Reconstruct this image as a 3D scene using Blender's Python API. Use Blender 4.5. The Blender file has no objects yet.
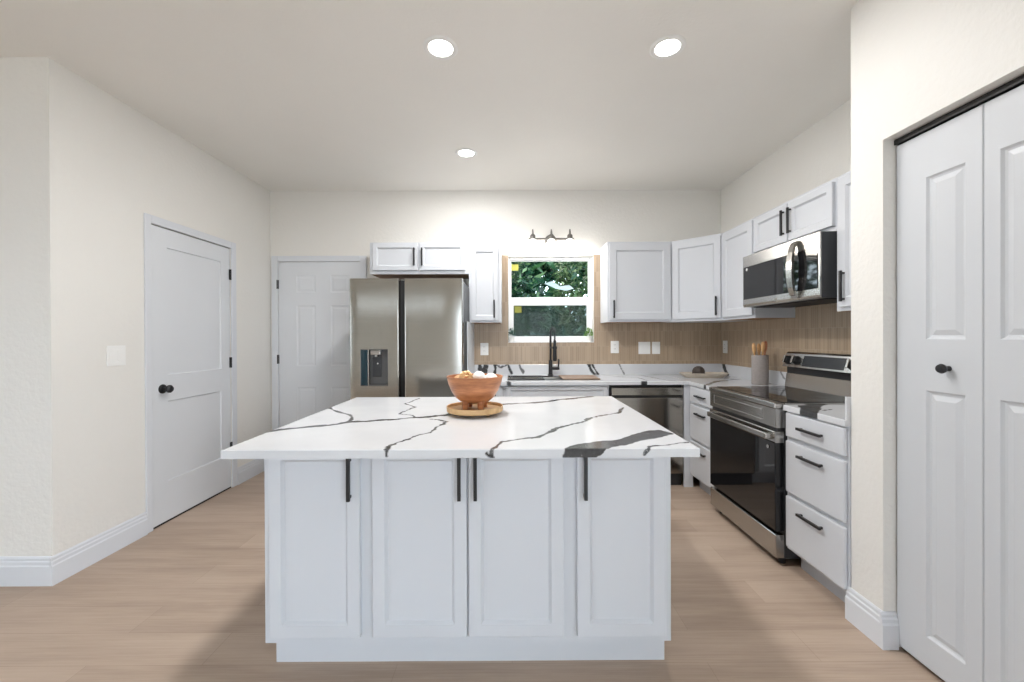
import bpy, bmesh, math, random
import numpy as np
from mathutils import Vector, Matrix
random.seed(7)
C = bpy.context.scene.collection
sc = bpy.context.scene
PI = math.pi

# ------------------------------------------------------------------ camera
def make_camera():
    f, h, yaw, pit, rol, cy = 412.83, 1.2854, .0026, -.0034, .0039, 338.13
    ex = Vector((math.cos(yaw), -math.sin(yaw), 0)); ey = Vector((math.sin(yaw), math.cos(yaw), 0)); ez = Vector((0, 0, 1))
    ed = ey*math.cos(pit) + ez*math.sin(pit); eu = ez*math.cos(pit) - ey*math.sin(pit)
    c, s = math.cos(rol), math.sin(rol)
    R = ex*c - eu*s; V = ex*s + eu*c
    m = Matrix((R, V, -ed)).transposed().to_4x4(); m.translation = (0, 0, h)
    cam = bpy.data.cameras.new('camera'); o = bpy.data.objects.new('camera', cam); C.objects.link(o)
    o.matrix_world = m
    cam.sensor_width = 36; cam.lens = f/1024*36; cam.shift_y = -(341-cy)/1024; cam.clip_start = .05
    sc.camera = o
make_camera()

# ------------------------------------------------------------------ world, sun, exposure
SKY = 5.9
w = bpy.data.worlds.new('sky'); sc.world = w; w.use_nodes = True
bg = w.node_tree.nodes['Background']; bg.inputs[0].default_value = (.76, .88, 1.0, 1); bg.inputs[1].default_value = SKY
def add_light(name, kind, loc, energy, color=(1, 1, 1), size=.1, parent=None, **kw):
    l = bpy.data.lights.new(name, kind); l.energy = energy; l.color = color
    o = bpy.data.objects.new(name, l); C.objects.link(o); o.location = loc
    for k, v in kw.items(): setattr(l, k, v)
    if parent: o.parent = parent
    return o
sun = add_light('sun', 'SUN', (0, 8, 8), 3.0, (1, .97, .92), angle=.01)
sun.rotation_euler = Vector((.55, .22, -.8)).to_track_quat('-Z', 'Y').to_euler()
def portal(loc, direction, sx, sy):
    o = add_light('daylight_portal', 'AREA', loc, 1.0, shape='RECTANGLE', size=sx, size_y=sy)
    o.data.cycles.is_portal = True
    o.rotation_euler = Vector(direction).to_track_quat('-Z', 'Z').to_euler()
sc.view_settings.view_transform = 'Standard'; sc.view_settings.look = 'None'
sc.view_settings.exposure = 0.28; sc.view_settings.gamma = 1; sc.view_settings.use_curve_mapping = False
sc.cycles.max_bounces = 10; sc.cycles.diffuse_bounces = 6; sc.cycles.transparent_max_bounces = 12
sc.cycles.sample_clamp_indirect = 8

# ------------------------------------------------------------------ materials
def lin(r, g, b):
    f = lambda v: (v/255/12.92) if v/255 <= .04045 else ((v/255+.055)/1.055)**2.4
    return (f(r), f(g), f(b), 1)
class N:
    def __init__(s, name):
        s.m = bpy.data.materials.new(name); s.m.use_nodes = True; s.t = s.m.node_tree; s.n = s.t.nodes
        s.p = s.n['Principled BSDF']
    def add(s, typ, **kw):
        o = s.n.new(typ)
        for k, v in kw.items():
            if k.startswith('i_'):
                k = k[2:]; o.inputs[int(k) if k.isdigit() else k.replace('_', ' ')].default_value = v
            else: setattr(o, k, v)
        return o
    def link(s, a, b): s.t.links.new(a, b)
    def coords(s, scale=(1, 1, 1), rot=(0, 0, 0), world=True):
        if world: c = s.add('ShaderNodeNewGeometry').outputs['Position']
        else: c = s.add('ShaderNodeTexCoord').outputs['Object']
        mp = s.add('ShaderNodeMapping'); mp.inputs['Scale'].default_value = scale; mp.inputs['Rotation'].default_value = rot
        s.link(c, mp.inputs['Vector']); return mp.outputs['Vector']
    def noise(s, vec, scale, detail=3, rough=.5):
        n = s.add('ShaderNodeTexNoise'); n.inputs['Scale'].default_value = scale; n.inputs['Detail'].default_value = detail; n.inputs['Roughness'].default_value = rough
        s.link(vec, n.inputs['Vector']); return n.outputs['Fac']
    def ramp(s, fac, stops):
        r = s.add('ShaderNodeValToRGB'); e = r.color_ramp.elements
        while len(e) < len(stops): e.new(.5)
        for i, (p, c) in enumerate(stops): e[i].position = p; e[i].color = c
        s.link(fac, r.inputs['Fac']); return r.outputs['Color']
    def bump(s, fac, strength, dist):
        b = s.add('ShaderNodeBump'); b.inputs['Strength'].default_value = strength; b.inputs['Distance'].default_value = dist
        s.link(fac, b.inputs['Height']); s.link(b.outputs['Normal'], s.p.inputs['Normal'])
def mat(name, col, rough=.5, metal=0, spec=.5, var=.04, vscale=3, bump=0, bscale=60, bdist=.002, emit=None, est=0, coat=0, stretch=(1, 1, 1), world=True):
    k = N(name); p = k.p
    p.inputs['Roughness'].default_value = rough; p.inputs['Metallic'].default_value = metal; p.inputs['Specular IOR Level'].default_value = spec
    if coat: p.inputs['Coat Weight'].default_value = coat
    v = k.coords(stretch, world=world)
    c0 = tuple(max(0, x*(1-var)) for x in col[:3])+(1,); c1 = tuple(min(1, x*(1+var)) for x in col[:3])+(1,)
    k.link(k.ramp(k.noise(v, vscale), [(.3, c0), (.7, c1)]), p.inputs['Base Color'])
    if bump: k.bump(k.noise(v, bscale, 4, .55), bump, bdist)
    if emit: p.inputs['Emission Color'].default_value = emit; p.inputs['Emission Strength'].default_value = est
    return k.m
M = {}
M['wall'] = mat('cream wall paint', lin(229, 227, 222), .5, var=.01, vscale=2, bump=.55, bscale=42, bdist=.005)
M['ceiling'] = mat('ceiling paint', lin(238, 236, 231), .6, var=.01, vscale=2, bump=.35, bscale=70, bdist=.004)
M['trim'] = mat('white trim paint', lin(216, 219, 224), .38, var=.01)
M['door'] = mat('white door paint', lin(218, 221, 225), .36, var=.01)
M['bifold'] = mat('darkened white door paint', lin(203, 206, 210), .36, var=.01)  # door paint darkened on the closet leaves to offset stronger light there
M['cab'] = mat('white cabinet paint', lin(207, 210, 215), .34, var=.008)
M['kick'] = mat('grey toe kick', lin(190, 194, 200), .5)
M['black'] = mat('matte black metal', (.012, .012, .014, 1), .38, var=.15)
M['rubber'] = mat('black plastic', (.01, .01, .011, 1), .55, var=.1)
M['plastic'] = mat('white plastic', lin(238, 238, 236), .35, var=.01)
M['hinge'] = mat('dark bronze hinge', (.05, .05, .05, 1), .35, .8)
M['cavity'] = mat('raw cabinet wood', lin(150, 118, 90), .7, var=.1, vscale=8)
M['dark'] = mat('gap shade', (.02, .018, .016, 1), .8)  # near-black that stands for shade under door_1 and behind the closet leaves
M['chrome'] = mat('polished nickel', (.62, .60, .57, 1), .18, 1)
M['nickel'] = mat('brushed nickel', (.42, .40, .37, 1), .3, 1)
M['lampmetal'] = mat('dark brushed nickel', (.20, .19, .175, 1), .38, .8)
M['glassblack'] = mat('black glass', (.008, .008, .009, 1), .04, spec=.6, var=.1)
M['side'] = mat('charcoal appliance side', (.03, .032, .036, 1), .45, var=.1)
M['screen'] = mat('dark display', (.015, .017, .02, 1), .22, var=.1)
def steel(name, col, rough, axis):
    k = N(name); p = k.p
    p.inputs['Metallic'].default_value = 1; p.inputs['Roughness'].default_value = rough
    st = {'x': (2, 260, 260), 'y': (260, 2, 260), 'z': (260, 260, 2)}[axis]
    v = k.coords(st)
    n = k.noise(v, 1, 2)
    k.link(k.ramp(n, [(.3, tuple(x*.95 for x in col[:3])+(1,)), (.7, tuple(min(1, x*1.05) for x in col[:3])+(1,))]), p.inputs['Base Color'])
    k.bump(n, .05, .001)
    return k.m
M['steel'] = steel('brushed steel', (.38, .36, .325, 1), .14, 'x')
M['steely'] = steel('brushed steel range', (.46, .45, .43, 1), .24, 'y')
M['sink'] = steel('sink steel', (.55, .54, .52, 1), .3, 'x')

def wood_floor():
    k = N('oak plank floor'); p = k.p; v = k.coords()
    b = k.add('ShaderNodeTexBrick', offset=.37, squash=1.0)
    b.inputs['Scale'].default_value = 1; b.inputs['Brick Width'].default_value = 1.22; b.inputs['Row Height'].default_value = .18
    b.inputs['Mortar Size'].default_value = .0012; b.inputs['Mortar Smooth'].default_value = .3
    b.inputs['Color1'].default_value = (.42, .42, .42, 1); b.inputs['Color2'].default_value = (.58, .58, .58, 1); b.inputs['Mortar'].default_value = (.30, .30, .30, 1)
    k.link(v, b.inputs['Vector'])
    v2 = k.coords((.9, 7, 1)); n1 = k.noise(v2, 1.6, 6, .6)
    v3 = k.coords((2, 90, 1)); n2 = k.noise(v3, 1.5, 3, .6)
    mx = k.add('ShaderNodeMix', data_type='FLOAT'); mx.inputs['Factor'].default_value = .35; k.link(n1, mx.inputs['A']); k.link(n2, mx.inputs['B'])
    ad = k.add('ShaderNodeMath', operation='MULTIPLY_ADD'); ad.inputs[1].default_value = .55
    k.link(b.outputs['Color'], ad.inputs[0])
    sub = k.add('ShaderNodeMath', operation='MULTIPLY'); sub.inputs[1].default_value = .5; k.link(mx.outputs['Result'], sub.inputs[0])
    k.link(sub.outputs[0], ad.inputs[2])
    k.link(k.ramp(ad.outputs[0], [(.30, lin(140, 120, 104)), (.47, lin(168, 148, 131)), (.54, lin(180, 160, 143)), (.72, lin(198, 179, 161))]), p.inputs['Base Color'])
    p.inputs['Roughness'].default_value = .5
    k.bump(b.outputs['Fac'], -.15, .001)
    return k.m
M['floor'] = wood_floor()
def tile(name, horiz):
    k = N(name); p = k.p
    g = k.add('ShaderNodeNewGeometry'); s = k.add('ShaderNodeSeparateXYZ'); k.link(g.outputs['Position'], s.inputs[0])
    cmb = k.add('ShaderNodeCombineXYZ'); k.link(s.outputs[horiz], cmb.inputs[0]); k.link(s.outputs['Z'], cmb.inputs[1])
    mp = k.add('ShaderNodeMapping'); mp.inputs['Location'].default_value = (0, -.0, 0); k.link(cmb.outputs[0], mp.inputs[0])
    b = k.add('ShaderNodeTexBrick', offset=0, squash=1)
    b.inputs['Scale'].default_value = 1; b.inputs['Brick Width'].default_value = .019; b.inputs['Row Height'].default_value = .1485
    b.inputs['Mortar Size'].default_value = .0011; b.inputs['Mortar Smooth'].default_value = .2; b.inputs['Bias'].default_value = 0
    b.inputs['Color1'].default_value = lin(158, 138, 116); b.inputs['Color2'].default_value = lin(176, 155, 131); b.inputs['Mortar'].default_value = lin(182, 167, 148)
    k.link(mp.outputs[0], b.inputs['Vector'])
    k.link(b.outputs['Color'], p.inputs['Base Color'])
    p.inputs['Roughness'].default_value = .3
    k.bump(b.outputs['Fac'], -.4, .0015)
    return k.m
M['tile_b'] = tile('tan stacked tile back', 'X'); M['tile_r'] = tile('tan stacked tile side', 'Y')
def quartz():
    k = N('white quartz with black veins'); p = k.p
    a = k.add('ShaderNodeAttribute', attribute_name='vein')
    v = k.coords()
    base = k.ramp(k.noise(v, 5, 4), [(.3, lin(207, 209, 213)), (.7, lin(214, 216, 219))])
    dark = k.ramp(k.noise(v, 45, 4, .7), [(.35, lin(16, 17, 18)), (.62, lin(44, 45, 46)), (.70, lin(150, 150, 148))])
    mx = k.add('ShaderNodeMix', data_type='RGBA'); k.link(a.outputs['Fac'], mx.inputs['Factor']); k.link(base, mx.inputs['A']); k.link(dark, mx.inputs['B'])
    k.link(mx.outputs['Result'], p.inputs['Base Color']); p.inputs['Roughness'].default_value = .16
    return k.m
M['quartz'] = quartz()
def wood(name, c0, c1, stretch, rough=.45, scale=1):
    k = N(name); v = k.coords(stretch, world=False)
    k.link(k.ramp(k.noise(v, scale, 5, .65), [(.28, c0), (.72, c1)]), k.p.inputs['Base Color']); k.p.inputs['Roughness'].default_value = rough
    return k.m
M['acacia'] = wood('acacia wood', lin(132, 76, 46), lin(208, 140, 92), (6, 6, 40), .35)
M['bamboo'] = wood('pale bamboo', lin(188, 148, 98), lin(224, 188, 138), (5, 40, 10), .45)
M['spoon'] = wood('utensil wood', lin(190, 140, 90), lin(226, 184, 132), (20, 20, 8), .5)
M['pinkspoon'] = wood('cherry utensil wood', lin(150, 90, 66), lin(196, 132, 100), (20, 20, 8), .5)
M['trough'] = wood('bleached wood', lin(188, 176, 160), lin(222, 212, 198), (8, 30, 8), .6)
M['boardwood'] = wood('walnut board', lin(128, 106, 90), lin(154, 132, 114), (4, 30, 8), .5)
M['crock'] = mat('grey stoneware', lin(150, 143, 140), .75, var=.06, vscale=60, bump=.4, bscale=120)
M['stone'] = mat('dark brown ceramic', lin(74, 66, 62), .55, var=.15, vscale=30, bump=.2)
M['gold'] = mat('pale gold wire', lin(226, 190, 140), .35, .6)
M['ball'] = mat('white ceramic', lin(240, 236, 230), .4, var=.03, vscale=30)
M['wicker'] = mat('tan wicker', lin(196, 156, 110), .6, var=.2, vscale=60, bump=.5, bscale=90)
M['pot'] = mat('white pot', lin(236, 236, 234), .4)
M['vinyl'] = mat('white vinyl', lin(240, 241, 242), .3, var=.01)
M['sticker'] = mat('yellow sticker', lin(150, 150, 62), .5)
M['rack'] = mat('black silicone', (.012, .012, .013, 1), .45)
def emitter(name, col, strength):
    k = N(name); p = k.p; p.inputs['Base Color'].default_value = (.9, .9, .9, 1)
    p.inputs['Emission Color'].default_value = col; p.inputs['Emission Strength'].default_value = strength; return k.m
M['lens'] = emitter('lit lens', (1, .97, .92, 1), 9)
M['bulb'] = emitter('lit bulb', (1, .94, .86, 1), 9)
M['frost'] = emitter('lit frosted lamp glass', (1, .96, .90, 1), 1.8)
def thin_glass(name, tint, gloss, dim=None):
    k = N(name); k.n.remove(k.p); out = k.n['Material Output']
    t = k.add('ShaderNodeBsdfTransparent'); t.inputs[0].default_value = tint
    g = k.add('ShaderNodeBsdfGlossy'); g.inputs['Roughness'].default_value = .01
    lw = k.add('ShaderNodeFresnel'); lw.inputs['IOR'].default_value = gloss
    ms = k.add('ShaderNodeMixShader'); k.link(lw.outputs[0], ms.inputs[0]); k.link(t.outputs[0], ms.inputs[1]); k.link(g.outputs[0], ms.inputs[2])
    last = ms.outputs[0]
    if dim:
        d = k.add('ShaderNodeBsdfDiffuse'); d.inputs[0].default_value = dim
        m2 = k.add('ShaderNodeMixShader'); m2.inputs[0].default_value = .28; k.link(last, m2.inputs[1]); k.link(d.outputs[0], m2.inputs[2]); last = m2.outputs[0]
    k.link(last, out.inputs[0]); return k.m
M['glass'] = thin_glass('window glass', (.95, .97, .96, 1), 1.12)
M['screenmesh'] = thin_glass('insect screen', (.85, .88, .88, 1), 1.05, (.10, .12, .12, 1))
M['shade'] = thin_glass('clear lamp glass', (.97, .97, .95, 1), 1.35)
def leaf(name, stops):
    k = N(name); g = k.add('ShaderNodeNewGeometry')
    c = k.ramp(g.outputs['Random Per Island'], stops)
    out = k.n['Material Output']; tr = k.add('ShaderNodeBsdfTranslucent'); k.link(c, tr.inputs[0]); k.link(c, k.p.inputs['Base Color'])
    k.p.inputs['Roughness'].default_value = .38
    ms = k.add('ShaderNodeMixShader'); ms.inputs[0].default_value = .3; k.link(k.p.outputs[0], ms.inputs[1]); k.link(tr.outputs[0], ms.inputs[2]); k.link(ms.outputs[0], out.inputs[0])
    return k.m
M['leaf1'] = leaf('dark glossy leaves', [(0, lin(14, 40, 32)), (.5, lin(30, 68, 48)), (.85, lin(58, 96, 58)), (1, lin(110, 136, 96))])
M['leaf2'] = leaf('olive leaves', [(0, lin(28, 50, 28)), (.5, lin(58, 86, 48)), (.8, lin(96, 116, 74)), (1, lin(160, 160, 136))])
M['leaf3'] = leaf('blue green leaves', [(0, lin(16, 40, 40)), (.5, lin(48, 84, 76)), (.85, lin(96, 130, 116)), (1, lin(170, 186, 180))])
M['herb'] = leaf('succulent leaves', [(0, lin(70, 110, 50)), (1, lin(140, 176, 96))])
M['bark'] = mat('bark', lin(92, 76, 60), .8, var=.2, bump=.6, bscale=30)
M['soil'] = mat('soil', lin(90, 76, 60), .9, var=.25, vscale=2)
M['tarp'] = mat('pale sheet', lin(150, 158, 156), .6)
M['lawn'] = mat('pale paving', lin(158, 153, 146), .9, var=.3, vscale=6)
M['stucco'] = mat('exterior stucco', lin(214, 208, 196), .8, var=.05, bump=.4)

# ------------------------------------------------------------------ mesh builder
OFF = {}
class B:
    def __init__(s): s.bm = bmesh.new()
    def face(s, pts):
        vs = [s.bm.verts.new(p) for p in pts]; return s.bm.faces.new(vs)
    def box(s, x0, x1, y0, y1, z0, z1, bev=0, seg=2):
        v = [s.bm.verts.new((x, y, z)) for x in (x0, x1) for y in (y0, y1) for z in (z0, z1)]
        F = [(0, 1, 3, 2), (4, 6, 7, 5), (0, 4, 5, 1), (2, 3, 7, 6), (0, 2, 6, 4), (1, 5, 7, 3)]
        fs = [s.bm.faces.new([v[i] for i in f]) for f in F]
        if bev:
            es = list({e for f in fs for e in f.edges})
            bmesh.ops.bevel(s.bm, geom=es, offset=bev, segments=seg, profile=.5, affect='EDGES')
        return s
    def prism(s, poly, z0, z1):
        a = [s.bm.verts.new((x, y, z0)) for x, y in poly]; b = [s.bm.verts.new((x, y, z1)) for x, y in poly]
        n = len(poly); s.bm.faces.new(a[::-1]); s.bm.faces.new(b)
        for i in range(n): s.bm.faces.new([a[i], a[(i+1) % n], b[(i+1) % n], b[i]])
        return s
    def extrude(s, prof, axis, a0, a1):
        # prof: (u, z) cross-section; axis 'x': u is y; axis 'y': u is x
        P = (lambda a, u, z: (a, u, z)) if axis == 'x' else (lambda a, u, z: (u, a, z))
        a = [s.bm.verts.new(P(a0, u, z)) for u, z in prof]; b = [s.bm.verts.new(P(a1, u, z)) for u, z in prof]
        n = len(prof); s.bm.faces.new(a[::-1]); s.bm.faces.new(b)
        for i in range(n): s.bm.faces.new([a[i], a[(i+1) % n], b[(i+1) % n], b[i]])
        return s
    def lathe(s, prof, c=(0, 0, 0), n=32, axis='z', a0=0):
        rings = []
        for r, t in prof:
            ring = []
            if r < 1e-6:
                q = {'z': (0, 0, t), 'y': (0, t, 0), 'x': (t, 0, 0)}[axis]
                ring = [s.bm.verts.new(Vector(c)+Vector(q))]
            else:
                for i in range(n):
                    a = 2*PI*i/n+a0; u, v = r*math.cos(a), r*math.sin(a)
                    q = {'z': (u, v, t), 'y': (u, t, v), 'x': (t, u, v)}[axis]
                    ring.append(s.bm.verts.new(Vector(c)+Vector(q)))
            rings.append(ring)
        for a, b in zip(rings, rings[1:]):
            if len(a) == 1 and len(b) == 1: continue
            for i in range(n):
                j = (i+1) % n
                if len(a) == 1: s.bm.faces.new([a[0], b[i], b[j]])
                elif len(b) == 1: s.bm.faces.new([a[i], a[j], b[0]])
                else: s.bm.faces.new([a[i], a[j], b[j], b[i]])
        return s
    def cyl(s, c, r, h, axis='z', n=20, ch=0):
        ch = ch or min(r, h)*.08
        return s.lathe([(0, 0), (r-ch, 0), (r, ch), (r, h-ch), (r-ch, h), (0, h)], c, n, axis)
    def sphere(s, c, r, n=16, sz=1):
        pr = [(r*math.sin(PI*i/10), -r*sz*math.cos(PI*i/10)) for i in range(11)]; pr[0] = (0, -r*sz); pr[-1] = (0, r*sz)
        return s.lathe(pr, c, n)
    def tube(s, pts, r, n=8, closed=False):
        pts = [Vector(p) for p in pts]; rings = []; m = len(pts)
        up = None
        for i, p in enumerate(pts):
            a = pts[i-1] if (i or closed) else p; b = pts[(i+1) % m] if (i < m-1 or closed) else p
            t = (b-a).normalized()
            if up is None: up = Vector((0, 0, 1)) if abs(t.z) < .9 else Vector((1, 0, 0))
            x = t.cross(up)
            if x.length < 1e-4: x = t.cross(Vector((0, 1, 0)))
            x.normalize(); y = x.cross(t).normalized(); up = y
            rr = r[i] if isinstance(r, (list, tuple)) else r
            rings.append([s.bm.verts.new(p+x*rr*math.cos(2*PI*k/n)+y*rr*math.sin(2*PI*k/n)) for k in range(n)])
        rng = range(m if closed else m-1)
        for i in rng:
            a, b = rings[i], rings[(i+1) % m]
            for k in range(n): s.bm.faces.new([a[k], a[(k+1) % n], b[(k+1) % n], b[k]])
        if not closed: s.bm.faces.new(rings[0][::-1]); s.bm.faces.new(rings[-1])
        return s
    def panel(s, x0, x1, z0, z1, y, t, panels=(), prof=((.006, .007),), ch=.002):
        # a slab whose front lies at y, with sunk or raised fields given by nested rings (inset, depth)
        r = s._ring
        ob = r(x0, x1, z0, z1, y+t); oc = r(x0, x1, z0, z1, y+ch)
        s._quads(ob, oc); s.bm.faces.new(ob[::-1])
        fx0, fx1, fz0, fz1 = x0+ch, x1-ch, z0+ch, z1-ch
        of = r(fx0, fx1, fz0, fz1, y); s._quads(oc, of)
        if not panels: s.bm.faces.new(of); return s
        xs = sorted({fx0, fx1, *[p[0] for p in panels], *[p[1] for p in panels]}); zs = sorted({fz0, fz1, *[p[2] for p in panels], *[p[3] for p in panels]})
        for a, b in zip(xs, xs[1:]):
            for c, d in zip(zs, zs[1:]):
                mx, mz = (a+b)/2, (c+d)/2
                if any(p[0] < mx < p[1] and p[2] < mz < p[3] for p in panels): continue
                s.face([(a, y, c), (b, y, c), (b, y, d), (a, y, d)])
        for p in panels:
            prev = r(p[0], p[1], p[2], p[3], y)
            for ins, dep in prof:
                cur = r(p[0]+ins, p[1]-ins, p[2]+ins, p[3]-ins, y+dep); s._quads(prev, cur); prev = cur
            s.bm.faces.new(prev)
        return s
    def _ring(s, x0, x1, z0, z1, y): return [s.bm.verts.new(q) for q in ((x0, y, z0), (x1, y, z0), (x1, y, z1), (x0, y, z1))]
    def _quads(s, a, b):
        for i in range(4): s.bm.faces.new([a[i], a[(i+1) % 4], b[(i+1) % 4], b[i]])
    def xf(s, m):
        bmesh.ops.transform(s.bm, matrix=m, verts=s.bm.verts); return s
    def build(s, name, m, parent=None, smooth=True, ang=38, recalc=True, weld=False):
        bm = s.bm
        if weld: bmesh.ops.remove_doubles(bm, verts=bm.verts, dist=1e-5)
        if recalc: bmesh.ops.recalc_face_normals(bm, faces=bm.faces)
        if smooth:
            for f in bm.faces: f.smooth = True
            for e in bm.edges:
                if len(e.link_faces) == 2 and e.calc_face_angle(0) > math.radians(ang): e.smooth = False
        lo = Vector([min(v.co[i] for v in bm.verts) for i in range(3)]); hi = Vector([max(v.co[i] for v in bm.verts) for i in range(3)])
        c = (lo+hi)/2
        if parent is None: c.z = lo.z
        for v in bm.verts: v.co -= c
        me = bpy.data.meshes.new(name); bm.to_mesh(me); bm.free()
        me.materials.append(M[m] if isinstance(m, str) else m)
        o = bpy.data.objects.new(name, me); C.objects.link(o)
        base = OFF.get(parent.name, Vector()) if parent else Vector()
        o.location = c-base; OFF[o.name] = c.copy()
        if parent: o.parent = parent
        return o
def thing(name, label, cat, loc=(0, 0, 0), rotz=0, group=None, kind=None):
    o = bpy.data.objects.new(name, None); C.objects.link(o); o.location = loc; o.rotation_euler = (0, 0, rotz); o.empty_display_size = .1
    if kind: o['kind'] = kind
    else: o['label'] = label; o['category'] = cat
    if group: o['group'] = group
    OFF[o.name] = Vector(); return o
def tag(o, label, cat, group=None):
    o['label'] = label; o['category'] = cat
    if group: o['group'] = group
    return o
def struct(b, name, m, smooth=False):
    o = b.build(name, m, smooth=smooth); o['kind'] = 'structure'; return o

# ------------------------------------------------------------------ room dimensions (metres; camera stands at the origin)
XL, XR, YB, H = -2.40, 2.108, 4.133, 2.75      # kitchen left wall, right wall, back wall, ceiling
YC = 2.16                                      # the left wall turns the corner here
XP, YP0, YP1 = 1.53, 1.693, 1.853              # closet partition face, start of the closet opening, end of partition
X0, Y0 = -5.2, -4.6                            # living area beyond the camera
WX0, WX1, WZ0, WZ1 = -.026, .829, 1.233, 2.091  # kitchen window opening
b = B(); b.box(X0-.2, XR+.2, Y0-.2, YB+.2, -.12, 0); struct(b, 'floor', 'floor')
b = B(); b.box(X0-.2, XR+.2, Y0-.2, YB+.45, H, H+.15); struct(b, 'ceiling', 'ceiling')
b = B(); T = .15
b.box(XL-.2, WX0, YB, YB+T, 0, H); b.box(WX1, XR+.2, YB, YB+T, 0, H); b.box(WX0, WX1, YB, YB+T, 0, WZ0); b.box(WX0, WX1, YB, YB+T, WZ1, H)
struct(b, 'wall_back', 'wall')
# left wall with the recess that door_1 stands in
D1a, D1b, D1z = 2.757, 3.545, 2.052
b = B(); b.box(XL-.2, XL-.06, YC, YB, 0, H); b.box(XL-.06, XL, YC, D1a, 0, H); b.box(XL-.06, XL, D1b, YB, 0, H); b.box(XL-.06, XL, D1a, D1b, D1z, H)
struct(b, 'wall_left', 'wall')
b = B(); b.box(X0-.2, XL-.2, YC, YC+.15, 0, H); struct(b, 'wall_corner', 'wall')
b = B(); b.box(XR, XR+.2, .75, YB+T, 0, H); struct(b, 'wall_right', 'wall')
BO = 1.060; BZ = 2.087
b = B(); b.box(XP, XR, YP0, YP1, 0, H); b.box(XP, XP+.12, BO, YP0, BZ, H); b.box(XP, XP+.12, .75, BO, 0, H); b.box(XP+.12, XR, .75, .87, 0, H)
struct(b, 'wall_closet', 'wall')
GY0, GY1, GZ = -3.4, -.25, 2.1            # unseen glass doors, added to light the kitchen's left wall
b = B(); b.box(XP, XP+.12, GY1, .75, 0, H); b.box(XP, XP+.12, Y0, GY0, 0, H); b.box(XP, XP+.12, GY0, GY1, GZ, H); struct(b, 'wall_living_right', 'wall')
portal((XP+.1, (GY0+GY1)/2, GZ/2), (-1, 0, 0), GY1-GY0, GZ)
# living area beyond the camera, unseen openings put in to supply daylight: a sliding door opening in the rear wall, a wide window in the far left wall
RX0, RX1, RZ = -.35, 1.35, 2.1
b = B(); b.box(X0-.2, RX0, Y0-.15, Y0, 0, 2.15); b.box(X0-.2, RX0, Y0-.15, Y0, 2.23, H); b.box(X0-.2, -4.6, Y0-.15, Y0, 2.15, 2.23); b.box(-1.3, RX0, Y0-.15, Y0, 2.15, 2.23); b.box(RX1, XR+.2, Y0-.15, Y0, 0, H); b.box(RX0, RX1, Y0-.15, Y0, RZ, H); struct(b, 'wall_rear', 'wall')  # high slit added to reflect as a bright band in the refrigerator
LY0, LY1, LZ0, LZ1 = -3.2, -.2, .5, 2.1
b = B(); b.box(X0-.15, X0, Y0, LY0, 0, H); b.box(X0-.15, X0, LY1, YC, 0, H); b.box(X0-.15, X0, LY0, LY1, 0, LZ0); b.box(X0-.15, X0, LY0, LY1, LZ1, H); struct(b, 'wall_far_left', 'wall')
portal(((RX0+RX1)/2, Y0-.1, RZ/2), (0, 1, 0), RX1-RX0, RZ)
portal((-2.95, Y0-.1, 2.19), (0, 1, 0), 3.3, .08)
portal((X0-.1, (LY0+LY1)/2, (LZ0+LZ1)/2), (1, 0, 0), LY1-LY0, LZ1-LZ0)
def frame_x(b, y, x0, x1, z0, z1, wd, t):
    b.box(x0, x0+wd, y, y+t, z0, z1); b.box(x1-wd, x1, y, y+t, z0, z1); b.box(x0+wd, x1-wd, y, y+t, z0, z0+wd); b.box(x0+wd, x1-wd, y, y+t, z1-wd, z1)
win = thing('unseen_window_2', '', '', ((RX0+RX1)/2, Y0-.1, 0), kind='structure')
b = B(); frame_x(b, 0, -.85, 0, 0, RZ, .06, .04); b.build('window_frame', 'vinyl', win, False)
b = B(); frame_x(b, .045, 0, .85, 0, RZ, .06, .04); b.build('window_frame', 'vinyl', win, False)
win = thing('unseen_window_4', '', '', (XP+.05, (GY0+GY1)/2, 0), kind='structure')
for q, u in ((-1.575, 0), (0, .045)):
    b = B(); frame_x(b, u, q, q+1.575, 0, GZ, .06, .04); b.xf(Matrix.Rotation(PI/2, 4, 'Z')); b.build('window_frame', 'vinyl', win, False)
win = thing('unseen_window_3', '', '', (X0-.09, (LY0+LY1)/2, 0), kind='structure')
for q in (-1.5, 0):
    b = B(); frame_x(b, 0, q, q+1.5, LZ0, LZ1, .05, .05); b.xf(Matrix.Rotation(PI/2, 4, 'Z')); b.build('window_frame', 'vinyl', win, False)

# baseboards: stepped profile
def base_prof(u0, d):   # u0 wall plane, d direction into the room
    return [(u0, 0), (u0+d*.016, 0), (u0+d*.016, .100), (u0+d*.012, .106), (u0+d*.012, .122), (u0+d*.008, .128), (u0+d*.008, .140), (u0+d*.004, .148), (u0, .148)]
b = B(); b.extrude(base_prof(XL, 1), 'y', YC-.016, D1a-.05); b.extrude(base_prof(XL, 1), 'y', D1b+.06, YB); struct(b, 'baseboard_left', 'trim')
b = B(); b.extrude(base_prof(YC, -1), 'x', X0, XL); struct(b, 'baseboard_corner', 'trim')
b = B(); b.extrude(base_prof(XP, -1), 'y', YP0, YP1+.016); b.extrude(base_prof(YP1, 1), 'x', XP, XP+.07); b.extrude(base_prof(YP0, -1), 'x', XP-.016, XP+.05)
b.extrude(base_prof(XP, -1), 'y', GY1+.05, BO)
struct(b, 'baseboard_right', 'trim')

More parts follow.
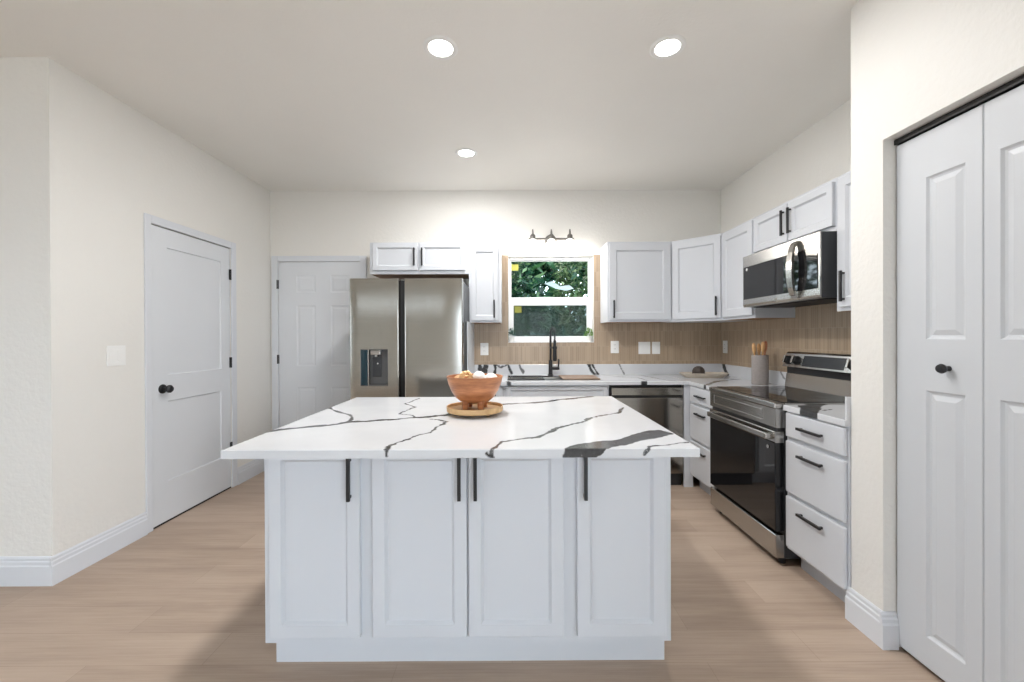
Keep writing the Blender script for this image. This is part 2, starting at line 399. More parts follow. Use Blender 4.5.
# ------------------------------------------------------------------ doors
def knob(parent, x, z, y=0):
    b = B(); b.lathe([(0, 0), (.032, 0), (.032, -.006), (.026, -.010), (.012, -.012), (.011, -.028), (.020, -.036), (.027, -.046), (.027, -.056), (.018, -.066), (0, -.068)], (x, y, z), 24, 'y')
    return b.build('knob', 'black', parent)
def hinge(parent, x, z, y=0):
    b = B(); b.cyl((x, y-.006, z-.045), .006, .09, 'z', 10); b.box(x-.014, x+.014, y-.003, y+.001, z-.044, z+.044); b.build('hinge', 'hinge', parent)
# door_1, in the left wall; local x runs away from the camera
d = thing('door_1', '', '', (XL, D1a, 0), PI/2, kind='structure')
wd = D1b-D1a
b = B(); b.panel(.004, wd-.004, .012, D1z-.006, .004, .035, [(.138, wd-.113, .285, .845), (.138, wd-.113, 1.028, 1.918)], ((.003, .009), (.010, .010))); b.build('door_slab', 'door', d, False)
b = B()
for x0, x1, z0, z1 in ((-.05, 0, 0, D1z+.055), (wd, wd+.06, 0, D1z+.055), (0, wd, D1z, D1z+.055)):
    b.box(x0, x1, -.011, 0, z0, z1, .004)
b.build('door_casing', 'trim', d, False)
knob(d, .093, .935, .004)
for z in (1.825, 1.075, .35): hinge(d, wd-.006, z)
b = B(); b.box(0, wd, .006, .05, 0, .010); b.build('door_gap_shadow', 'dark', d, False)  # dark strip standing in for the shadow under the slab
# door_2, in the back wall behind the refrigerator
D2a, D2b, D2z = -2.318, -1.500, 2.038
d = thing('door_2', '', '', (D2a, YB, 0), 0, kind='structure')
wd = D2b-D2a; pz = [(.20, .79), (1.0, 1.605), (1.735, 1.905)]; px = [(.18, .372), (wd-.372+.075, wd-.18+.075)]
px = [(.180, .370), (.520, .710)]
b = B(); b.panel(.003, wd-.003, .012, D2z, -.006, .005, [(a, c, e, g) for a, c in px for e, g in pz], ((.006, .003), (.016, .004), (.036, .001))); b.build('door_slab', 'door', d, False)
b = B()
for x0, x1, z0, z1 in ((-.062, 0, 0, D2z+.06), (wd, wd+.062, 0, D2z+.06), (0, wd, D2z+.003, D2z+.06)):
    b.box(x0, x1, -.022, 0, z0, z1, .004)
b.build('door_casing', 'trim', d, False)
for z in (1.815, 1.07, .3): hinge(d, -.006, z, -.012)
# bifold closet door: two hinged leaves; local x runs from the far jamb towards the camera
d = thing('door_3', '', '', (1.58, YP0, 0), -PI/2, kind='structure')
LW = .311
for i in range(2):
    x0 = .004+i*(LW+.0015)
    P = [(x0+.122, x0+.258, 1.270, 1.885), (x0+.122, x0+.258, .135, 1.075)] if i == 0 else [(x0+.048, x0+.184, 1.270, 1.885), (x0+.048, x0+.184, .135, 1.075)]
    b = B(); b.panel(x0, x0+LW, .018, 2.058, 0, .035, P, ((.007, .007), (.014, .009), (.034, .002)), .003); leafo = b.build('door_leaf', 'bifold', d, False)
    if i == 0:
        b = B(); b.lathe([(0, 0), (.010, 0), (.008, -.012), (.015, -.020), (.018, -.028), (.014, -.036), (0, -.039)], (x0+.204, 0, 1.164), 20, 'y'); b.build('knob', 'black', leafo)
b = B(); b.box(0, .632, -.005, .03, 2.064, 2.084); b.build('door_track', 'hinge', d, False)
b = B(); b.box(0, .632, .045, .06, 0, 2.087); b.build('closet_shadow_board', 'dark', d, False)  # dark board put in as the shade behind the leaves

# ------------------------------------------------------------------ kitchen window
WI = YB+.085
win = thing('window_1', '', '', ((WX0+WX1)/2, WI, 0), 0, kind='structure')
xa, xb = (WX0-WX1)/2, (WX1-WX0)/2
b = B(); frame_x(b, -.02, xa+.002, xb-.002, WZ0+.002, WZ1-.002, .018, .075); b.build('window_frame', 'vinyl', win, False)
b = B(); frame_x(b, .02, xa+.018, xb-.018, 1.655, WZ1-.018, .014, .03); b.box(xa+.02, xb-.02, -.008, .05, 1.635, 1.685, .003); up = b.build('window_sash', 'vinyl', win, False)
b = B(); b.box(xa+.03, xb-.03, .034, .038, 1.68, WZ1-.03); b.build('pane', 'glass', up, False)
b = B(); frame_x(b, -.015, xa+.018, xb-.018, WZ0+.02, 1.640, .036, .03); lo = b.build('window_sash', 'vinyl', win, False)
b = B(); b.box(xa+.05, xb-.05, 0, .004, WZ0+.05, 1.610); b.build('pane', 'glass', lo, False)
b = B(); b.box(xa+.03, xb-.03, .045, .046, WZ0+.03, 1.64); b.build('insect_screen', 'screenmesh', win, False)
b = B(); b.box(xa+.035, xa+.105, .030, .0335, 1.965, 2.03); b.build('sticker', 'sticker', up, False)
b = B(); b.box(xa+.065, xa+.135, -.004, -.001, 1.53, 1.595); b.build('sticker', 'sticker', lo, False)
b = B(); b.box(xa-.004, xb+.004, -.092, -.018, WZ0-.007, WZ0+.001, .002); b.build('window_sill', 'vinyl', win, False)
for x, dm, lab in ((-.395, 'leaf3', 'small dark green plant in white pot on the sill, faucet handle away, left window corner'), (.385, 'herb', 'small bright green succulent in white pot, right window sill corner')):
    t = thing('potted_plant', lab, 'plant', ((WX0+WX1)/2+x, YB+.042, WZ0+.001), 0, 'pots on the window sill')
    b = B(); b.lathe([(0, 0), (.024, 0), (.031, .05), (.028, .05), (.026, .044), (0, .044)], n=20); b.build('pot', 'pot', t)
    b = B()
    for i in range(90):
        a = random.uniform(0, 2*PI); e = random.uniform(.1, 1.4); r = random.uniform(.02, .050); l = .024
        p = Vector((math.cos(a)*math.cos(e)*r*.9, math.sin(a)*math.cos(e)*r*.6, .05+math.sin(e)*r*1.5)); q = (p-Vector((0, 0, .04))).normalized()
        sd = q.cross(Vector((random.random(), random.random(), random.random()))).normalized()*.006
        b.face([p, p+q*l*.5+sd, p+q*l, p+q*l*.5-sd])
    b.build('foliage', dm, t, False, recalc=False)

# ------------------------------------------------------------------ tile backsplash
LIP = 1.008
b = B(); y0 = YB-.008
b.box(-.375, -.087, y0, YB, LIP, 1.42); b.box(-.087, WX0, y0, YB, LIP, 2.10); b.box(WX0, WX1, y0, YB, LIP, WZ0-.008); b.box(WX1, .90, y0, YB, LIP, 2.10); b.box(.90, XR, y0, YB, LIP, 1.42)
struct(b, 'backsplash_back_wall', 'tile_b')
b = B(); b.box(XR-.008, XR, YP1, YB-.008, .88, 1.42); b.box(XR-.008, XR, 2.28, 3.045, 1.42, 1.5)
struct(b, 'backsplash_right_wall', 'tile_r')

# ------------------------------------------------------------------ cabinets
SH = ((.010, .012), (.0105, .0125))
def bar_handle(parent, x, z, vertical=True, L=.165, y=0, name='handle'):
    b = B(); wv = .0065
    if vertical:
        b.box(x-wv, x+wv, y-.026, y-.014, z-L/2, z+L/2, .0015); 
        for q in (-1, 1): b.box(x-wv*.8, x+wv*.8, y-.016, y, z+q*L*.42-.005, z+q*L*.42+.005)
    else:
        b.box(x-L/2, x+L/2, y-.026, y-.014, z-wv, z+wv, .0015)
        for q in (-1, 1): b.box(x+q*L*.42-.005, x+q*L*.42+.005, y-.016, y, z-wv*.8, z+wv*.8)
    return b.build(name, 'black', parent, False)
def shaker(parent, x0, x1, z0, z1, hx=None, hz=None, st=.05, y=-.02, name='door'):
    b = B(); b.panel(x0, x1, z0, z1, y, .0195, [(x0+st, x1-st, z0+st, z1-st)], SH); o = b.build(name, 'cab', parent, False)
    if hx is not None: bar_handle(o, hx, hz, y=y)
    return o
def drawer(parent, x0, x1, z0, z1, hx=None, hz=None, y=-.02):
    b = B(); b.box(x0, x1, y, y+.0195, z0, z1, .006, 2); o = b.build('drawer', 'cab', parent, False)
    if hz is not None: bar_handle(o, hx, hz, False, y=y)
    return o
def upper(label, loc, rot, W, D, z0, z1, doors, group='wall cabinets', st=.05):
    t = thing('wall_cabinet', label, 'cabinet', (loc[0], loc[1], z0), rot, group)
    h = z1-z0
    b = B(); b.box(0, W, 0, D, 0, h); b.build('cabinet_body', 'cab', t, False)
    b = B(); b.box(.012, W-.012, .012, D-.005, -.0015, .0); b.build('underside', 'cavity', t, False)
    for x0, x1, a, c, hx, hz in doors: shaker(t, x0, x1, a-z0, c-z0, hx, None if hz is None else hz-z0, st)
    return t
UZ0, UZ1, UY, UX = 1.418, 2.159, 3.8175, 1.804
g = 'wall cabinets'
upper('short white two-door wall cabinet above the refrigerator', (-1.299, UY), 0, .913, YB-UY, 1.867, UZ1,
      [(.030, .442, 1.900, 2.150, .415, 2.022), (.462, .880, 1.900, 2.150, .486, 2.022)], g, .04)
upper('narrow tall white wall cabinet between refrigerator cabinet and window', (-.385, UY), 0, .295, YB-UY, UZ0, UZ1,
      [(.020, .270, 1.437, 2.112, .232, 1.542)], g, .042)
upper('white wall cabinet right of the window, handle at its lower left', (.895, UY), 0, .591, YB-UY-.009, UZ0, UZ1,
      [(.014, .578, 1.440, 2.140, .052, 1.535)], g, .062)
t = thing('wall_cabinet', 'white diagonal corner wall cabinet, set across the room corner', 'cabinet', (1.487, UY, UZ0), 0, g)
cx, cy = UX-1.487, 3.507-UY
b = B(); b.prism([(0, YB-UY-.009), (0, 0), (cx, cy), (XR-1.487-.009, cy), (XR-1.487-.009, YB-UY-.009)], 0, UZ1-UZ0); b.build('cabinet_body', 'cab', t, False)
L = math.hypot(cx, cy); rm = Matrix.Rotation(math.atan2(cy, cx), 4, 'Z')
b = B(); b.panel(.016, L-.012, .022, UZ1-UZ0-.02, -.02, .0195, [(.07, L-.066, .08, UZ1-UZ0-.078)], SH); b.xf(rm); dd = b.build('door', 'cab', t, False)
b = B(); x, z = L-.045, .125
b.box(x-.0065, x+.0065, -.046, -.034, z-.082, z+.082, .0015); b.box(x-.004, x+.004, -.046, -.02, z-.07, z-.06); b.box(x-.004, x+.004, -.046, -.02, z+.06, z+.07); b.xf(rm); b.build('handle', 'black', dd, False)
DR = XR-UX-.009
upper('white wall cabinet between diagonal corner cabinet and microwave', (UX, 3.505), -PI/2, .463, DR, UZ0, UZ1,
      [(.014, .452, 1.440, 2.140, .425, 1.585)], g, .06)
upper('short white two-door wall cabinet above the microwave', (UX, 3.040), -PI/2, .760, DR, 1.866, UZ1,
      [(.008, .375, 1.895, 2.138, .347, 2.020), (.387, .752, 1.895, 2.138, .412, 2.020)], g, .042)
upper('white wall cabinet partly hidden behind the closet wall, beside the microwave', (UX, 2.278), -PI/2, .42, DR, UZ0, UZ1,
      [(.030, .41, 1.440, 2.138, .072, 1.550)], g, .05)
# tall end panel beside the refrigerator
b = B(); b.box(-.3735, -.3665, 3.50, YB-.0005, 0, 1.4165); tag(b.build('end_panel', 'cab', smooth=False), 'narrow white upright panel between refrigerator and tile backsplash', 'panel')

CT0, CT1 = .874, .904
def base(label, loc, rot, W, D, parts, group='base cabinets', z1=CT0-.001, filler=False):
    t = thing('base_cabinet', label, 'cabinet', (loc[0], loc[1], 0), rot, group)
    b = B(); b.box(0, W, 0, D, .112, z1); b.build('cabinet_body', 'cab', t, False)
    b = B(); b.box(0, W, .075, D, 0, .111); b.build('toe_kick', 'kick', t, False)
    if z1 < .8:
        b = B(); b.box(0, W, 0, .02, z1+.0005, CT0-.001); b.build('face_frame', 'cab', t, False)
    if filler:
        b = B(); b.box(-.018, -.001, -.056, .02, .0, CT0-.001); b.build('filler_strip', 'cab', t, False)
    for p in parts:
        if p[0] == 'd': shaker(t, *p[1:])
        else: drawer(t, *p[1:])
    return t
BY = 3.53
base('white base cabinet beside the refrigerator, behind the wooden bowl', (-.366, BY), 0, .306, YB-BY-.002, [('w', .015, .29, .71, .862, .155, .79), ('d', .015, .29, .125, .69, .26, .58)])
base('white sink base cabinet with a wide false drawer front under the sink', (-.058, BY), 0, .895, YB-BY-.002, [('d', .02, .88, .715, .862, None, None, .03), ('d', .02, .446, .125, .69, .415, .58), ('d', .454, .88, .125, .69, .485, .58)], z1=.70)
FX = 1.526
W3 = lambda x0, x1: [('w', x0, x1, .735, .866, (x0+x1)/2, .800), ('w', x0, x1, .432, .712, (x0+x1)/2, .655), ('w', x0, x1, .130, .410, (x0+x1)/2, .352)]
base('white three-drawer base cabinet in the corner between dishwasher and range', (FX, 3.505), -PI/2, .458, XR-FX-.002, W3(.025, .448), filler=True)
base('white three-drawer base cabinet between the range and the closet wall', (FX, 2.276), -PI/2, .42, XR-FX-.002, W3(.012, .41))

# island: two cabinets back to front with their own doors
IX0, IX1, IY = -.9477, .6123, 1.585
for nm, xa_, ds in (('white double-door island cabinet on the left, under the island top', IX0, [(-.923, -.577, -.612, ), (-.530, -.171, -.197)]),
                    ('white double-door island cabinet on the right, under the island top', (IX0+IX1)/2, [(-.164, .198, -.136), (.249, .587, .279)])):
    t = thing('island_cabinet', nm, 'cabinet', (xa_, IY, 0), 0, 'island cabinets')
    hw = (IX1-IX0)/2
    b = B(); b.box(0, hw, 0, 1.0, .112, CT0-.001); b.build('cabinet_body', 'cab', t, False)
    b = B(); l = .014 if xa_ == IX0 else 0; r = 0 if xa_ == IX0 else .014
    b.box(l, hw-r*.55, .049, .96, 0, .1115); b.build('toe_kick', 'cab', t, False)
    for x0, x1, hx in ds: shaker(t, x0-xa_, x1-xa_, .144, .868, hx-xa_, .753, .047)

# ------------------------------------------------------------------ quartz tops with veins
def jit(x, y, s=1.0):
    return (.006*np.sin(23*x+5*y+1.3)+.004*np.sin(61*x-37*y+.4)+.0035*np.sin(47*y+15*x)+.002*np.sin(151*x+97*y)+.0022*np.sin(263*x-181*y+2)*np.sin(59*x+13*y))*s
def seg_dist(P, a, c):
    a = np.array(a); c = np.array(c); ab = c-a; t = np.clip(((P-a)@ab)/(ab@ab+1e-12), 0, 1)
    return np.linalg.norm(P-(a+t[:, None]*ab), axis=1), t
def veins(P, lines, polys=(), soft=.0022, rough=1.0):
    Q = P+np.stack([jit(P[:, 0], P[:, 1], rough), jit(P[:, 1]+3.1, P[:, 0]-1.7, rough)], 1)
    m = np.zeros(len(P)); wob = .85+.35*np.sin(31*P[:, 0]+17*P[:, 1])*np.sin(43*P[:, 1]-11*P[:, 0]+1)
    for wv, st, pts in lines:
        for a, c in zip(pts, pts[1:]):
            dd_, _ = seg_dist(Q, a, c); m = np.maximum(m, st*np.clip((wv*wob-dd_)/soft+.5, 0, 1))
    for st, poly in polys:
        poly = np.array(poly); ins = np.zeros(len(P), bool); dm = np.full(len(P), 9.)
        for i in range(len(poly)):
            a, c = poly[i], poly[(i+1) % len(poly)]
            cond = ((a[1] > Q[:, 1]) != (c[1] > Q[:, 1])) & (Q[:, 0] < (c[0]-a[0])*(Q[:, 1]-a[1])/(c[1]-a[1]+1e-12)+a[0]); ins ^= cond
            dm = np.minimum(dm, seg_dist(Q, a, c)[0])
        m = np.maximum(m, st*np.clip(np.where(ins, dm, -dm)/soft+.5, 0, 1))
    return m
def slab(name, rects, z0, z1, step, fn, parent=None):
    # rects: (x0, x1, y0, y1, sides); fine-gridded top, sides 'fblr', plain underside; fn(points) gives the vein mask
    V = []; F = []
    def grid(pt, nu, nv, flip):
        o = len(V)
        for i in range(nu+1):
            for j in range(nv+1): V.append(pt(i/nu, j/nv))
        for i in range(nu):
            for j in range(nv):
                q = [o+i*(nv+1)+j, o+(i+1)*(nv+1)+j, o+(i+1)*(nv+1)+j+1, o+i*(nv+1)+j+1]; F.append(q[::-1] if flip else q)
    e = .003
    for x0, x1, y0, y1, sides in rects:
        nx = max(1, int((x1-x0)/step)); ny = max(1, int((y1-y0)/step))
        ax0, ax1 = x0+(e if 'l' in sides else 0), x1-(e if 'r' in sides else 0); ay0, ay1 = y0+(e if 'f' in sides else 0), y1-(e if 'b' in sides else 0)
        grid(lambda u, v: (ax0+u*(ax1-ax0), ay0+v*(ay1-ay0), z1), nx, ny, False)
        grid(lambda u, v: (x0+u*(x1-x0), y0+v*(y1-y0), z0), 1, 1, True)
        zt = z1-e; k = max(2, int((z1-z0)/step))
        if 'f' in sides:
            grid(lambda u, v: (x0+u*(x1-x0), y0, z0+v*(zt-z0)), nx, k, False); grid(lambda u, v: (x0+u*(x1-x0), y0+v*e, zt+v*e), nx, 1, False)
        if 'b' in sides:
            grid(lambda u, v: (x0+u*(x1-x0), y1, z0+v*(zt-z0)), nx, k, True); grid(lambda u, v: (x0+u*(x1-x0), y1-v*e, zt+v*e), nx, 1, True)
        if 'l' in sides:
            grid(lambda u, v: (x0, y0+u*(y1-y0), z0+v*(zt-z0)), ny, k, True); grid(lambda u, v: (x0+v*e, y0+u*(y1-y0), zt+v*e), ny, 1, True)
        if 'r' in sides:
            grid(lambda u, v: (x1, y0+u*(y1-y0), z0+v*(zt-z0)), ny, k, False); grid(lambda u, v: (x1-v*e, y0+u*(y1-y0), zt+v*e), ny, 1, False)
    P = np.array(V); val = fn(P).astype(np.float32)
    c = (P.min(0)+P.max(0))/2
    if parent is None: c[2] = P[:, 2].min()
    me = bpy.data.meshes.new(name); me.from_pydata((P-c).tolist(), [], F); me.materials.append(M['quartz'])
    at = me.attributes.new('vein', 'FLOAT', 'POINT'); at.data.foreach_set('value', val)
    o = bpy.data.objects.new(name, me); C.objects.link(o); o.location = c
    if parent: o.parent = parent; o.location = Vector(c)-OFF[parent.name]
    OFF[o.name] = Vector(c); return o
ISL_LINES = [(0.0187, 0.9720000000000001, [(-1.003, 1.66), (-0.924, 1.728), (-0.834, 1.779), (-0.725, 1.862), (-0.553, 1.907), (-0.462, 1.95), (-0.318, 2.015), (-0.285, 2.149), (-0.046, 2.325), (0.126, 2.378), (0.314, 2.497), (0.512, 2.617)]), (0.0102, 0.8640000000000001, [(-0.976, 2.224), (-0.887, 2.116), (-0.789, 2.026), (-0.752, 1.937), (-0.731, 1.862)]), (0.0076, 0.81, [(-0.568, 2.578), (-0.608, 2.368), (-0.52, 2.255), (-0.545, 2.147), (-0.562, 2.056), (-0.485, 2.019), (-0.448, 1.943)]), (0.0071, 0.918, [(-0.365, 1.916), (-0.286, 1.852), (-0.314, 1.768), (-0.319, 1.642), (-0.364, 1.576), (-0.414, 1.495), (-0.437, 1.44), (-0.427, 1.371)]), (0.0119, 0.8640000000000001, [(0.598, 2.201), (0.534, 2.067), (0.384, 1.931), (0.192, 1.705), (0.093, 1.567), (-0.03, 1.488), (-0.065, 1.382)]), (0.0075, 0.918, [(0.459, 1.38), (0.486, 1.424), (0.544, 1.441), (0.645, 1.484)]), (0.009, 0.9720000000000001, [(-0.08, 1.399), (-0.056, 1.378)]), (0.0102, 0.9720000000000001, [(0.562, 2.12), (0.526, 2.045)])]
ISL_POLYS = [(0.95, [(0.165, 1.388), (0.252, 1.464), (0.383, 1.52), (0.461, 1.582), (0.551, 1.663), (0.599, 1.672), (0.629, 1.615), (0.573, 1.558), (0.506, 1.526), (0.426, 1.461), (0.354, 1.409), (0.312, 1.385), (0.285, 1.366), (0.299, 1.328), (0.328, 1.303), (0.393, 1.29), (0.286, 1.269), (0.176, 1.271)])]
CT_LINES = [(0.009, 0.756, [(0.876, 4.137), (1.023, 3.888), (1.17, 3.793), (1.176, 3.548)]), (0.03, 0.9720000000000001, [(1.122, 3.476), (1.163, 3.438)]), (0.012, 0.648, [(1.269, 4.057), (1.326, 3.67), (1.401, 3.501)]), (0.018, 0.918, [(1.486, 3.174), (1.751, 3.487), (2.023, 3.642)]), (0.018, 0.918, [(-0.035, 3.52), (0.033, 3.376)])]
CT_POLYS = []
LIP_LINES = [(0.0156, 0.9720000000000001, [(-0.157, 1.004), (-0.162, 0.915)]), (0.0091, 0.8640000000000001, [(-0.157, 0.997), (-0.099, 0.98), (-0.04, 0.999)]), (0.0156, 0.9720000000000001, [(-0.033, 1.003), (0.001, 0.919)]), (0.013, 0.81, [(0.088, 1.003), (0.123, 0.923)]), (0.0208, 0.9720000000000001, [(0.766, 1.01), (0.825, 0.916)]), (0.0156, 0.9720000000000001, [(0.813, 1.009), (0.871, 0.911)]), (0.0078, 0.756, [(1.073, 1.008), (1.129, 0.914)])]
LIP_POLYS = [(0.95, [(-0.34, 1.009), (-0.302, 1.009), (-0.288, 0.974), (-0.274, 1.009), (-0.223, 1.004), (-0.232, 0.904), (-0.279, 0.892), (-0.321, 0.911)])]
LIPR_LINES = [(0.0264, 0.9720000000000001, [(4.044, 1.01), (3.97, 0.889)]), (0.0096, 0.648, [(3.213, 1.033), (3.143, 0.962)])]
CTN_LINES = [(0.006, 0.8, [(1.581, 2.097), (1.642, 2.13)])]
CTN_POLYS = [(0.95, [(1.562, 2.241), (1.613, 2.259), (1.748, 2.336), (1.889, 2.396), (1.782, 2.294), (1.646, 2.183), (1.558, 2.098), (1.499, 2.003), (1.493, 2.066), (1.469, 2.1)])]
TX0, TX1, TY0, TY1 = -.985, .641, 1.4006, 2.629
def island_fn(P):
    Q = np.stack([P[:, 0], P[:, 1]-(CT1-P[:, 2])*1.0], 1)   # veins run on down the edge
    return veins(Q, ISL_LINES, ISL_POLYS)
o = slab('island_countertop', [(TX0, TX1, TY0, TY1, 'fblr')], CT0, CT1, .0036, island_fn)
tag(o, 'white quartz island top with black veining over the island cabinets', 'countertop')
SX0, SX1, SY0, SY1 = -.03, .80, 3.60, 3.985
CF, CXF = 3.4875, 1.503
def ctop_fn(P): return veins(P[:, :2], CT_LINES, CT_POLYS, .004)
o = slab('countertop', [(-.366, SX0, CF, YB-.02, 'f'), (SX0, SX1, CF, SY0, 'f'), (SX0, SX1, SY1, YB-.02, ''), (SX1, CXF, CF, YB-.02, 'f'), (CXF, XR-.02, 3.047, YB-.02, 'lf')], CT0, CT1, .006, ctop_fn)
tag(o, 'white veined quartz countertop running under the window and into the corner', 'countertop')
def lip_fn_b(P): return veins(np.stack([P[:, 0], P[:, 2]], 1), LIP_LINES, LIP_POLYS, .004)
def lip_fn_r(P): return veins(np.stack([P[:, 1], P[:, 2]], 1), LIPR_LINES, [], .004)
slab('backsplash_lip', [(-.366, XR-.0, YB-.0205, YB-.0085, 'f')], CT0, LIP, .006, lip_fn_b, o)
slab('backsplash_lip', [(XR-.0205, XR-.0085, 3.047, YB-.0205, 'l')], CT0, LIP, .006, lip_fn_r, o)
o = slab('countertop', [(CXF, XR-.021, YP1+.0015, 2.276, 'flb')], CT0, CT1, .004, lambda P: veins(P[:, :2], CTN_LINES, CTN_POLYS, .004))
tag(o, 'short white quartz countertop with black veins, between range and closet wall', 'countertop')
slab('backsplash_lip', [(XR-.0205, XR-.0085, YP1, 2.276, 'l')], CT0, LIP, .01, lambda P: P[:, 0]*0, o)
slab('side_lip', [(CXF+.010, XR-.021, YP1+.0015, YP1+.013, 'flb')], CT1+.0003, LIP, .01, lambda P: P[:, 0]*0, o)

# ------------------------------------------------------------------ sink, rack, faucet
t = thing('sink', 'stainless undermount sink with black rear edge below the window', 'sink', ((SX0+SX1)/2, (SY0+SY1)/2, 0))
hx, hy = (SX1-SX0)/2, (SY1-SY0)/2; b = B()
zt, zb = CT0+.022, .70
def ringxy(a, c, z): return [b.bm.verts.new(q) for q in ((-a, -c, z), (a, -c, z), (a, c, z), (-a, c, z))]
R_ = [ringxy(hx-.002, hy-.002, zt), ringxy(hx-.012, hy-.012, zt), ringxy(hx-.014, hy-.014, zt-.01), ringxy(hx-.02, hy-.02, zb+.02), ringxy(hx-.04, hy-.04, zb)]
for p, q in zip(R_, R_[1:]): b._quads(p, q)
b.bm.faces.new(R_[-1]); R2 = ringxy(hx-.002, hy-.002, zb-.005); b._quads(R_[0], R2); b.bm.faces.new(R2)
b.build('basin', 'sink', t, False)
b = B(); b.cyl((0, .05, zb+.0005), .045, .004); b.build('drain', 'nickel', t)
b = B(); b.box(-hx+.003, hx-.4, hy-.030, hy-.003, CT1-.004, CT1+.004); b.build('rear_ledge', 'rubber', t, False)
t = thing('drying_rack', 'black roll-up drying rack laid over the left half of the sink', 'rack', (.13, (SY0+SY1)/2, CT1+.0005))
b = B()
for i in range(17):
    x = -.155+i*.0195; b.tube([(x, -.178, .004), (x, .16, .004)], .0038, 8)
b.build('rods', 'rack', t)
for ya in (.150, -.186):
    b = B(); b.box(-.162, .164, ya, ya+.018, 0, .009, .002); b.build('end_strip', 'rack', t, False)
t = thing('cutting_board', 'brown cutting board laid over the right side of the sink', 'board', (.62, (SY0+SY1)/2-.005, CT1+.0005))
b = B(); b.box(-.165, .165, -.165, .165, 0, .012, .003); b.build('board', 'boardwood', t, False)

t = thing('faucet', 'matte black spring pull-down faucet standing behind the sink', 'faucet', (.388, 4.045, CT1))
b = B(); b.lathe([(0, 0), (.030, 0), (.030, .008), (.021, .014), (.019, .10), (.019, .145), (.015, .152), (0, .152)], n=24); b.build('base', 'black', t)
b = B(); b.tube([(0, 0, .14), (0, 0, .42)], .011, 12); b.build('riser', 'black', t)
arc = [(0, 0, .40)]+[(.0, 0, .40)]; arc = []
ra, sw = .075, math.radians(-50)      # the hose leans out towards the room and a little to the right
for i in range(19):
    a = PI*i/18; u = ra*(1-math.cos(a)); arc.append((u*.17, -u*.98, .42+ra*.55*math.sin(a)))
arc += [(2*ra*.17, -2*ra*.98, .42-.02*k) for k in range(1, 5)]
b = B(); b.tube(arc, .006, 8); b.build('hose', 'rubber', t)
b = B(); coil = []; n = 26*10; seg_n = len(arc)-1
for i in range(n+1):
    s_ = i/n*seg_n; k = min(int(s_), seg_n-1); f_ = s_-k; p = Vector(arc[k]).lerp(Vector(arc[k+1]), f_); tg = (Vector(arc[k+1])-Vector(arc[k])).normalized()
    u = tg.cross(Vector((.98, .17, 0))).normalized(); v = tg.cross(u); a = 2*PI*i/10
    coil.append(p+(u*math.cos(a)+v*math.sin(a))*.0115)
b.tube(coil, .0024, 5); b.build('spring', 'black', t)
hx_, hy_ = 2*ra*.17, -2*ra*.98
b = B(); b.lathe([(0, .345), (.013, .345), (.014, .30), (.018, .25), (.020, .165), (.016, .150), (0, .150)], (hx_, hy_, 0), 18); b.build('spray_head', 'black', t)
b = B(); b.tube([(0, 0, .275), (hx_*.6, hy_*.6, .275), (hx_, hy_, .275)], .0065, 8); b.lathe([(.019, .265), (.023, .265), (.023, .288), (.019, .288), (.019, .265)], (hx_, hy_, 0), 18); b.build('holder_arm', 'black', t)
b = B(); b.tube([(0, 0, .070), (.085, 0, .070)], .016, 14); b.tube([(.074, 0, .075), (.078, 0, .10), (.080, -.01, .155), (.074, -.02, .160)], [.008, .008, .007, .006], 8); b.build('handle', 'black', t)

# ------------------------------------------------------------------ dishwasher
t = thing('dishwasher', 'stainless dishwasher below the counter, right of the sink base', 'dishwasher', (.846, 3.505, 0))
W = .622
b = B(); b.box(.004, W-.004, .03, .58, .10, .868); b.build('tub', 'rubber', t, False)
b = B(); b.panel(.010, W-.006, .115, .762, 0, .03, (), ch=.004); b.build('door', 'steel', t, False)
b = B(); b.panel(.010, W-.006, .782, .848, -.002, .032, (), ch=.004); b.build('control_panel', 'steel', t, False)
b = B(); b.box(.014, W-.010, .012, .03, .760, .784); b.build('handle_pocket', 'rubber', t, False)
b = B(); b.box(.006, W-.004, .05, .08, .0, .11); b.build('toe_kick', 'rubber', t, False)

# ------------------------------------------------------------------ refrigerator
t = thing('refrigerator', 'tall stainless side-by-side refrigerator with ice dispenser, against the back wall', 'refrigerator', (-1.276, 3.265, 0))
W = .898
b = B(); b.box(.004, W-.004, .075, .80, .02, 1.735, .004); b.build('body', 'side', t, False)
b = B(); b.box(.02, W-.02, .04, .075, .02, .10); b.build('grille', 'rubber', t, False)
def fdoor(x0, x1, hole=None):
    b = B(); z0, z1, dp = .105, 1.750, .068
    r = .012; prof = [(x0, dp)]+[(x0+r-r*math.cos(a), r-r*math.sin(a)) for a in [PI/2*i/5 for i in range(6)]]+[(x1-r+r*math.sin(a), r-r*math.cos(a)) for a in [PI/2*i/5 for i in range(6)]]+[(x1, dp)]
    if not hole: b.prism(prof[::-1], z0, z1)
    else:
        hx0, hx1, hz0, hz1 = hole
        left = [q for q in prof if q[0] <= x0+r+1e-6]; right = [q for q in prof if q[0] >= x1-r-1e-6]
        b.prism((left+[(hx0, 0), (hx0, dp)])[::-1], z0, z1); b.prism(([(hx1, dp), (hx1, 0)]+right)[::-1], z0, z1)
        b.box(hx0, hx1, 0, dp, z0, hz0); b.box(hx0, hx1, 0, dp, hz1, z1); b.box(hx0, hx1, dp-.006, dp, hz0, hz1)
    return b.build('door', 'steel', t, True, 50, weld=True)
H_ = (.086, .302, .900, 1.190)
dl = fdoor(0, .392, H_); fdoor(.432, W-.004)
b = B(); b.box(.386, .438, .055, .078, .105, 1.74); b.build('gap_strip', 'rubber', t, False)
